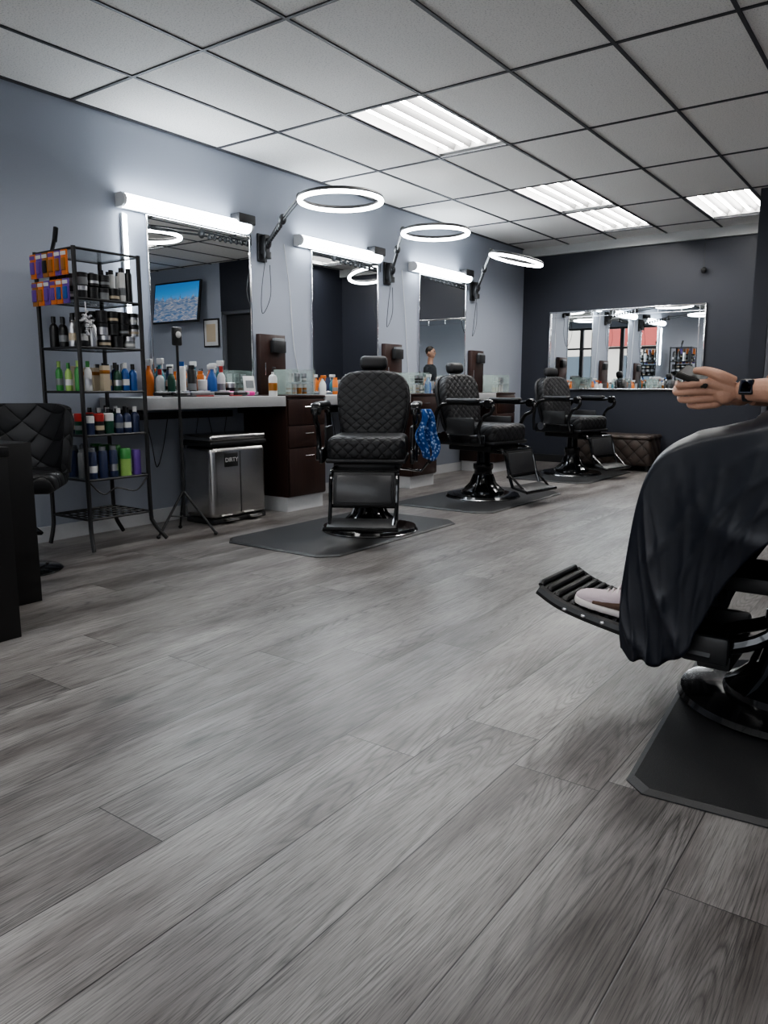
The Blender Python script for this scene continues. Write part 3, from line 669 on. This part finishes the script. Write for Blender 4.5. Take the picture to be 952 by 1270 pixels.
F_=[sh([(-.553,hy-.034,.998),(-.590,hy-.022,.994),(-.600,hy-.000,1.000)]),
    sh([(-.562,hy-.020,.976),(-.600,hy-.008,.974),(-.608,hy+.014,.986)]),
    sh([(-.556,hy-.006,.954),(-.590,hy+.008,.954),(-.600,hy+.030,.968)]),
    sh([(-.540,hy+.010,.935),(-.568,hy+.024,.937),(-.577,hy+.042,.950)])]
hand('left_arm_and_hand',(-.430+HX,hy,.991),K,sh([(-.448,hy-.008,1.002),(-.480,hy-.026,1.021),(-.518,hy-.022,1.034),(-.550,hy-.004,1.036)]),F_,(-.16,2.25,.99),[((-.47+HX,hy,.988),(.036,.023,.036))])
q,R=taper([(-.17,2.253,.99),(-.10,2.255,1.0),(-.02,2.28,1.04),(.07,2.31,1.10)],[.044,.048,.052,.052]); m=MB('left_elbow'); m.tube(q,R,SKIN,14); m.build(parent=p)
ry=2.47
K2=sh([(-.505,ry,.962),(-.512,ry+.018,.957),(-.512,ry+.036,.952),(-.505,ry+.052,.945)])
F2=[sh(q) for q in [[(-.548,ry-.008,.958),(-.580,ry-.016,.966),(-.590,ry-.022,.985)],[(-.556,ry+.008,.952),(-.590,ry+.0,.962),(-.600,ry-.004,.984)],[(-.553,ry+.024,.948),(-.585,ry+.018,.958),(-.592,ry+.012,.978)],[(-.543,ry+.042,.945),(-.568,ry+.036,.956),(-.573,ry+.032,.972)]]]
hand('right_arm_and_hand',(-.43+HX,ry+.035,.972),K2,sh([(-.45,ry+.01,.975),(-.475,ry-.012,.990),(-.515,ry-.018,1.002),(-.545,ry-.012,1.012)]),F2,(-.19,2.72,.985),[((-.465+HX,ry+.03,.966),(.036,.034,.022))])
q,R=taper([(-.19,2.72,.985),(-.05,2.80,1.02),(.06,2.83,1.08)],[.046,.052,.052]); m=MB('right_elbow'); m.tube(q,R,SKIN,14); m.build(parent=p)
m=MB('smartphone'); m.T=Matrix.Translation((-.580,2.366,1.030))@Euler((math.radians(10),math.radians(22),math.radians(8))).to_matrix().to_4x4()
PC=mat('phone_case',(.03,.028,.025),.6,spec=.2)
m.box((0,0,0),(.092,.150,.016),PC,.004); m.box((0,0,.0086),(.080,.140,.001),mat('phone_screen',(.01,.01,.012),.5,spec=.15)); m.box((.018,-.05,-.0095),(.035,.035,.004),PC,.003); m.build(parent=p)
m=MB('wrist_watch'); wx=-.408+HX; pts=[(wx,hy-.004+.0315*math.cos(a),.991+.0315*math.sin(a)) for a in [2*math.pi*k/28 for k in range(28)]]
V=[];F=[]
for q_ in pts:
    for dx in (-.012,.012): V.append((q_[0]+dx,q_[1],q_[2]))
for k in range(28): l=(k+1)%28; F.append([2*k,2*k+1,2*l+1,2*l])
m.add(V,F,RUB); m.box((wx,hy-.038,1.0),(.038,.011,.044),PR['black'],.006,seg=3,rot=(math.radians(-18),0,0)); m.box((wx,hy-.0438,1.0015),(.03,.002,.036),mat('watch_screen',(.02,.03,.06),.15),.001,rot=(math.radians(-18),0,0))
o=m.build(parent=p); sm=o.modifiers.new('t','SOLIDIFY'); sm.thickness=.004
SHO=mat('sneaker_suede',(.56,.47,.50),.8,bump=.3,scale=250); BRN=mat('sneaker_brown',(.12,.07,.05),.8,bump=.3,scale=250); SOL=mat('sneaker_sole',(.62,.58,.56),.6)
def shoe(name,x,y,z,yaw,pitch,par=None):
    m=MB(name); m.T=Matrix.Translation((x,y,z))@Euler((0,pitch,yaw)).to_matrix().to_4x4()
    st=[(0,.020,.060),(.012,.032,.090),(.04,.037,.108),(.08,.037,.112),(.12,.038,.100),(.16,.043,.082),(.19,.046,.070),(.22,.048,.062),(.245,.045,.057),(.265,.038,.051),(.28,.026,.043),(.288,.012,.034)]
    def loft(z0,f,m_,g=0.,zt=None,lo=0,hi=None,hs=1.):
        V=[];F=[];S=st[lo:hi]; n=20
        for d,w_,h in S:
            hh=zt if zt else h*hs
            for k in range(n):
                a=math.pi*2*k/n; cx=math.cos(a); sx_=math.sin(a)
                yy=(w_+g)*math.copysign(abs(cx)**.7,cx); zz=z0+(hh-z0)*(.5+.5*math.copysign(abs(sx_)**.6,sx_))
                if zt is None and sx_>0: yy*=(1-.3*sx_)
                V.append((-d*1.0,yy,zz))
        for i in range(len(S)-1):
            for k in range(n): l=(k+1)%n; F.append([i*n+k,i*n+l,(i+1)*n+l,(i+1)*n+k])
        F.append(list(range(n))); F.append([(len(S)-1)*n+k for k in range(n)][::-1]); m.add(V,F,m_)
    loft(.018,0,SHO); loft(.0,0,SOL,.007,.030)
    loft(.02,0,BRN,.003,None,4,8,.72); loft(.03,0,BRN,.0015,None,0,3,.72)
    for s_ in (-1,1): m.box((-.06,s_*.037,.045),(.05,.004,.02),BRN,.002)
    for k in range(6): m.tube(cat([(-.105-.016*k,-.026,.096-.0065*k),(-.109-.016*k,0,.111-.0072*k),(-.105-.016*k,.026,.096-.0065*k)],3),.0035,SOL,6)
    m.ell((-.098,0,.122),(.02,.024,.007),SHO,12,rot=(0,-.9,0))
    m.build(parent=par or p,ang=60)
shoe('left_sneaker',-.655,2.435,.230,math.radians(4),math.radians(10))
shoe('right_sneaker',-.585,2.64,.224,math.radians(-4),math.radians(8))
m=MB('socks'); SK=mat('white_sock',(.65,.62,.6),.9,bump=.4,scale=300)
for y,dx in ((2.435,0),(2.64,.07)): q,R=taper([(-.728+dx,y,.46),(-.738+dx,y,.39),(-.716+dx,y,.30)],[.043,.040,.042]); m.tube(q,R,SK,14)
m.build(parent=p)
CAPE=mat('black_nylon_cape',(.009,.011,.018),.40,bump=.05,scale=400)
keys=[(0,(-.765,.41),(-.752,.170),.228),(.10,(-.755,.53),(-.715,.145),.228),(.22,(-.738,.68),(-.66,.140),.228),(.32,(-.710,.785),(-.61,.150),.230),(.40,(-.660,.850),(-.56,.17),.238),(.50,(-.57,.890),(-.50,.32),.255),(.60,(-.46,.920),(-.42,.49),.30),(.70,(-.35,.950),(-.31,.61),.345),(.80,(-.23,.990),(-.16,.65),.36),(.88,(-.10,1.09),(-.02,.72),.34),(.94,(-.02,1.22),(.06,.85),.27),(1.,(.04,1.38),(.10,1.28),.09)]
def kin(s):
    for i in range(len(keys)-1):
        a,b=keys[i],keys[i+1]
        if s<=b[0]+1e-9:
            t=(s-a[0])/(b[0]-a[0])
            L=lambda p_,q_:p_+(q_-p_)*t
            return (L(a[1][0],b[1][0]),L(a[1][1],b[1][1])),(L(a[2][0],b[2][0]),L(a[2][1],b[2][1])),L(a[3],b[3])
def kins(s):
    n=7; acc=[0]*5
    for k in range(n):
        q_=min(1,max(0,s+(k-3)*.014)); S,Hh,w_=kin(q_)
        for i,v in enumerate((*S,*Hh,w_)): acc[i]+=v/n
    return acc
def ridge(ph,p_=2.2): return (1-abs(math.sin(ph)))**p_
rows=170; V=[];F=[]; NS=44; NA=14
for i in range(rows):
    s=i/(rows-1); sx_,sz_,hx_,hz_,w_=kins(s)
    for j in range(-NS,NS+1):
        sg=-1 if j<0 else 1; a=abs(j)
        dv=Vector((hx_-sx_,hz_-sz_)); L=max(dv.length,.05); dv/=L
        if a<=NA:
            t=a/NA; y=w_*math.sin(t*math.pi/2*.97); drop=(1-math.cos(t*math.pi/2))*.055
            x=sx_+dv.x*drop; z=sz_+dv.y*drop
            if s<.65: dd=.03*(1-t)**2*min(1,s*5); x+=dd*(.7 if s<.35 else .0); z-=dd*(.2 if s<.35 else 1.)
            z+=.006*ridge(s*17+1.1*math.sin(t*3))*(1-t)*t*4*(1 if s>.4 else 0)
        else:
            t=(a-NA)/(NS-NA); s0=.055
            x=sx_+dv.x*(s0+(L-s0)*t); z=sz_+dv.y*(s0+(L-s0)*t)
            y=w_+.020*math.sin(t*math.pi*.9)+.008*t
            st_=min(1,s/.10)
            ph=(s*.9-.16*t)*15+.5*math.sin(t*5+sg)+.35*math.sin(s*19)
            y+=st_*(.019*ridge(ph,1.8)*t**.7-.003*t)
            ph2=(s*1.1+.10*t)*31+1.3*math.sin(t*4+s*6)
            y+=st_*.007*ridge(ph2,2.)*t
            ph3=(t*1.1+s*.5)*11+.6*math.sin(s*12)
            y+=.010*ridge(ph3,3.)*math.sin(t*3.14)*min(1,max(0,(s-.18)*6))
            z+=.010*math.sin(s*37+1)*t*t*(1 if s<.45 else .3)
        V.append((x,CY+sg*y,z))
nc=2*NS+1
for i in range(rows-1):
    for j in range(nc-1): a=i*nc+j; F.append([a,a+1,a+nc+1,a+nc])
m=MB('cape'); m.add(V,F,CAPE); o=m.build(parent=p,ang=180)
sm=o.modifiers.new('s','SMOOTH'); sm.factor=.5; sm.iterations=2
sm=o.modifiers.new('t','SOLIDIFY'); sm.thickness=.003; sm.offset=-1
# standing barber (beyond the right edge, seen reflected in the mirrors); faces -X locally
b=empty('standing_barber',(-.55,5.5,0),math.radians(10))
m=MB('trousers')
for s_ in (-1,1):
    q,R=taper([(.0,s_*.09,.98),(0,s_*.10,.75),(-.01,s_*.105,.50),(.01,s_*.11,.28),(.015,s_*.115,.09)],[.10,.088,.062,.058,.05]); m.tube(q,R,SBL,14)
m.ell((0,0,.96),(.11,.165,.12),SBL); o=m.build(parent=b); remesh(o,.014)
m=MB('t_shirt'); TS=mat('dark_tshirt',(.02,.024,.03),.8)
m.ell((0,0,1.08),(.12,.165,.2),TS); m.ell((0,0,1.28),(.12,.19,.19),TS); m.tube([(.01,-.17,1.40),(.01,.17,1.40)],.065,TS,14); m.tube([(0,0,1.35),(.01,0,1.47)],[.10,.07],TS,14)
for s_ in (-1,1):
    q,R=taper([(.01,s_*.18,1.40),(.01,s_*.22,1.30),(.0,s_*.235,1.20)],[.066,.06,.055]); m.tube(q,R,TS,14)
o=m.build(parent=b); remesh(o,.012)
head(b,Matrix.Translation((.0,0,1.44)))
m=MB('arms_and_hands')
for s_ in (-1,1):
    q,R=taper([(.0,s_*.233,1.24),(.01,s_*.245,1.12),(-.09,s_*.24,1.06),(-.22,s_*.20,1.08)],[.045,.042,.038,.026]); m.tube(q,R,SKIN,12)
    m.ell((-.26,s_*.19,1.085),(.045,.038,.018),SKIN,12)
    for k in range(4): m.tube(cat([(-.29,s_*(.165+.017*k),1.085),(-.33,s_*(.165+.017*k),1.08),(-.355,s_*(.165+.017*k),1.06)],4),.0085,SKIN,8)
    m.tube(cat([(-.24,s_*.165,1.085),(-.27,s_*.145,1.08),(-.30,s_*.14,1.07)],4),.010,SKIN,8)
o=m.build(parent=b); remesh(o,.004)
for s_ in (-1,1): shoe('shoe_%d'%(1 if s_<0 else 2),.10,s_*.115,.002,0,0,b)
# ------------------------------------------------------------------ world, camera
w=bpy.data.worlds.new('world'); SC.world=w; w.use_nodes=True; bg=w.node_tree.nodes['Background']; bg.inputs[0].default_value=(.88,.94,1,1); bg.inputs[1].default_value=3.0
cam=bpy.data.objects.new('camera',bpy.data.cameras.new('camera')); COL.objects.link(cam); SC.camera=cam
cam.location=(0,0,1.0); cam.rotation_euler=(math.radians(90-9.35),0,math.radians(35.8)); cam.data.sensor_width=36; cam.data.lens=942/1270*36; cam.data.clip_start=.02
try: SC.view_settings.look='AgX - Medium High Contrast'
except Exception: pass
SC.view_settings.exposure=.42
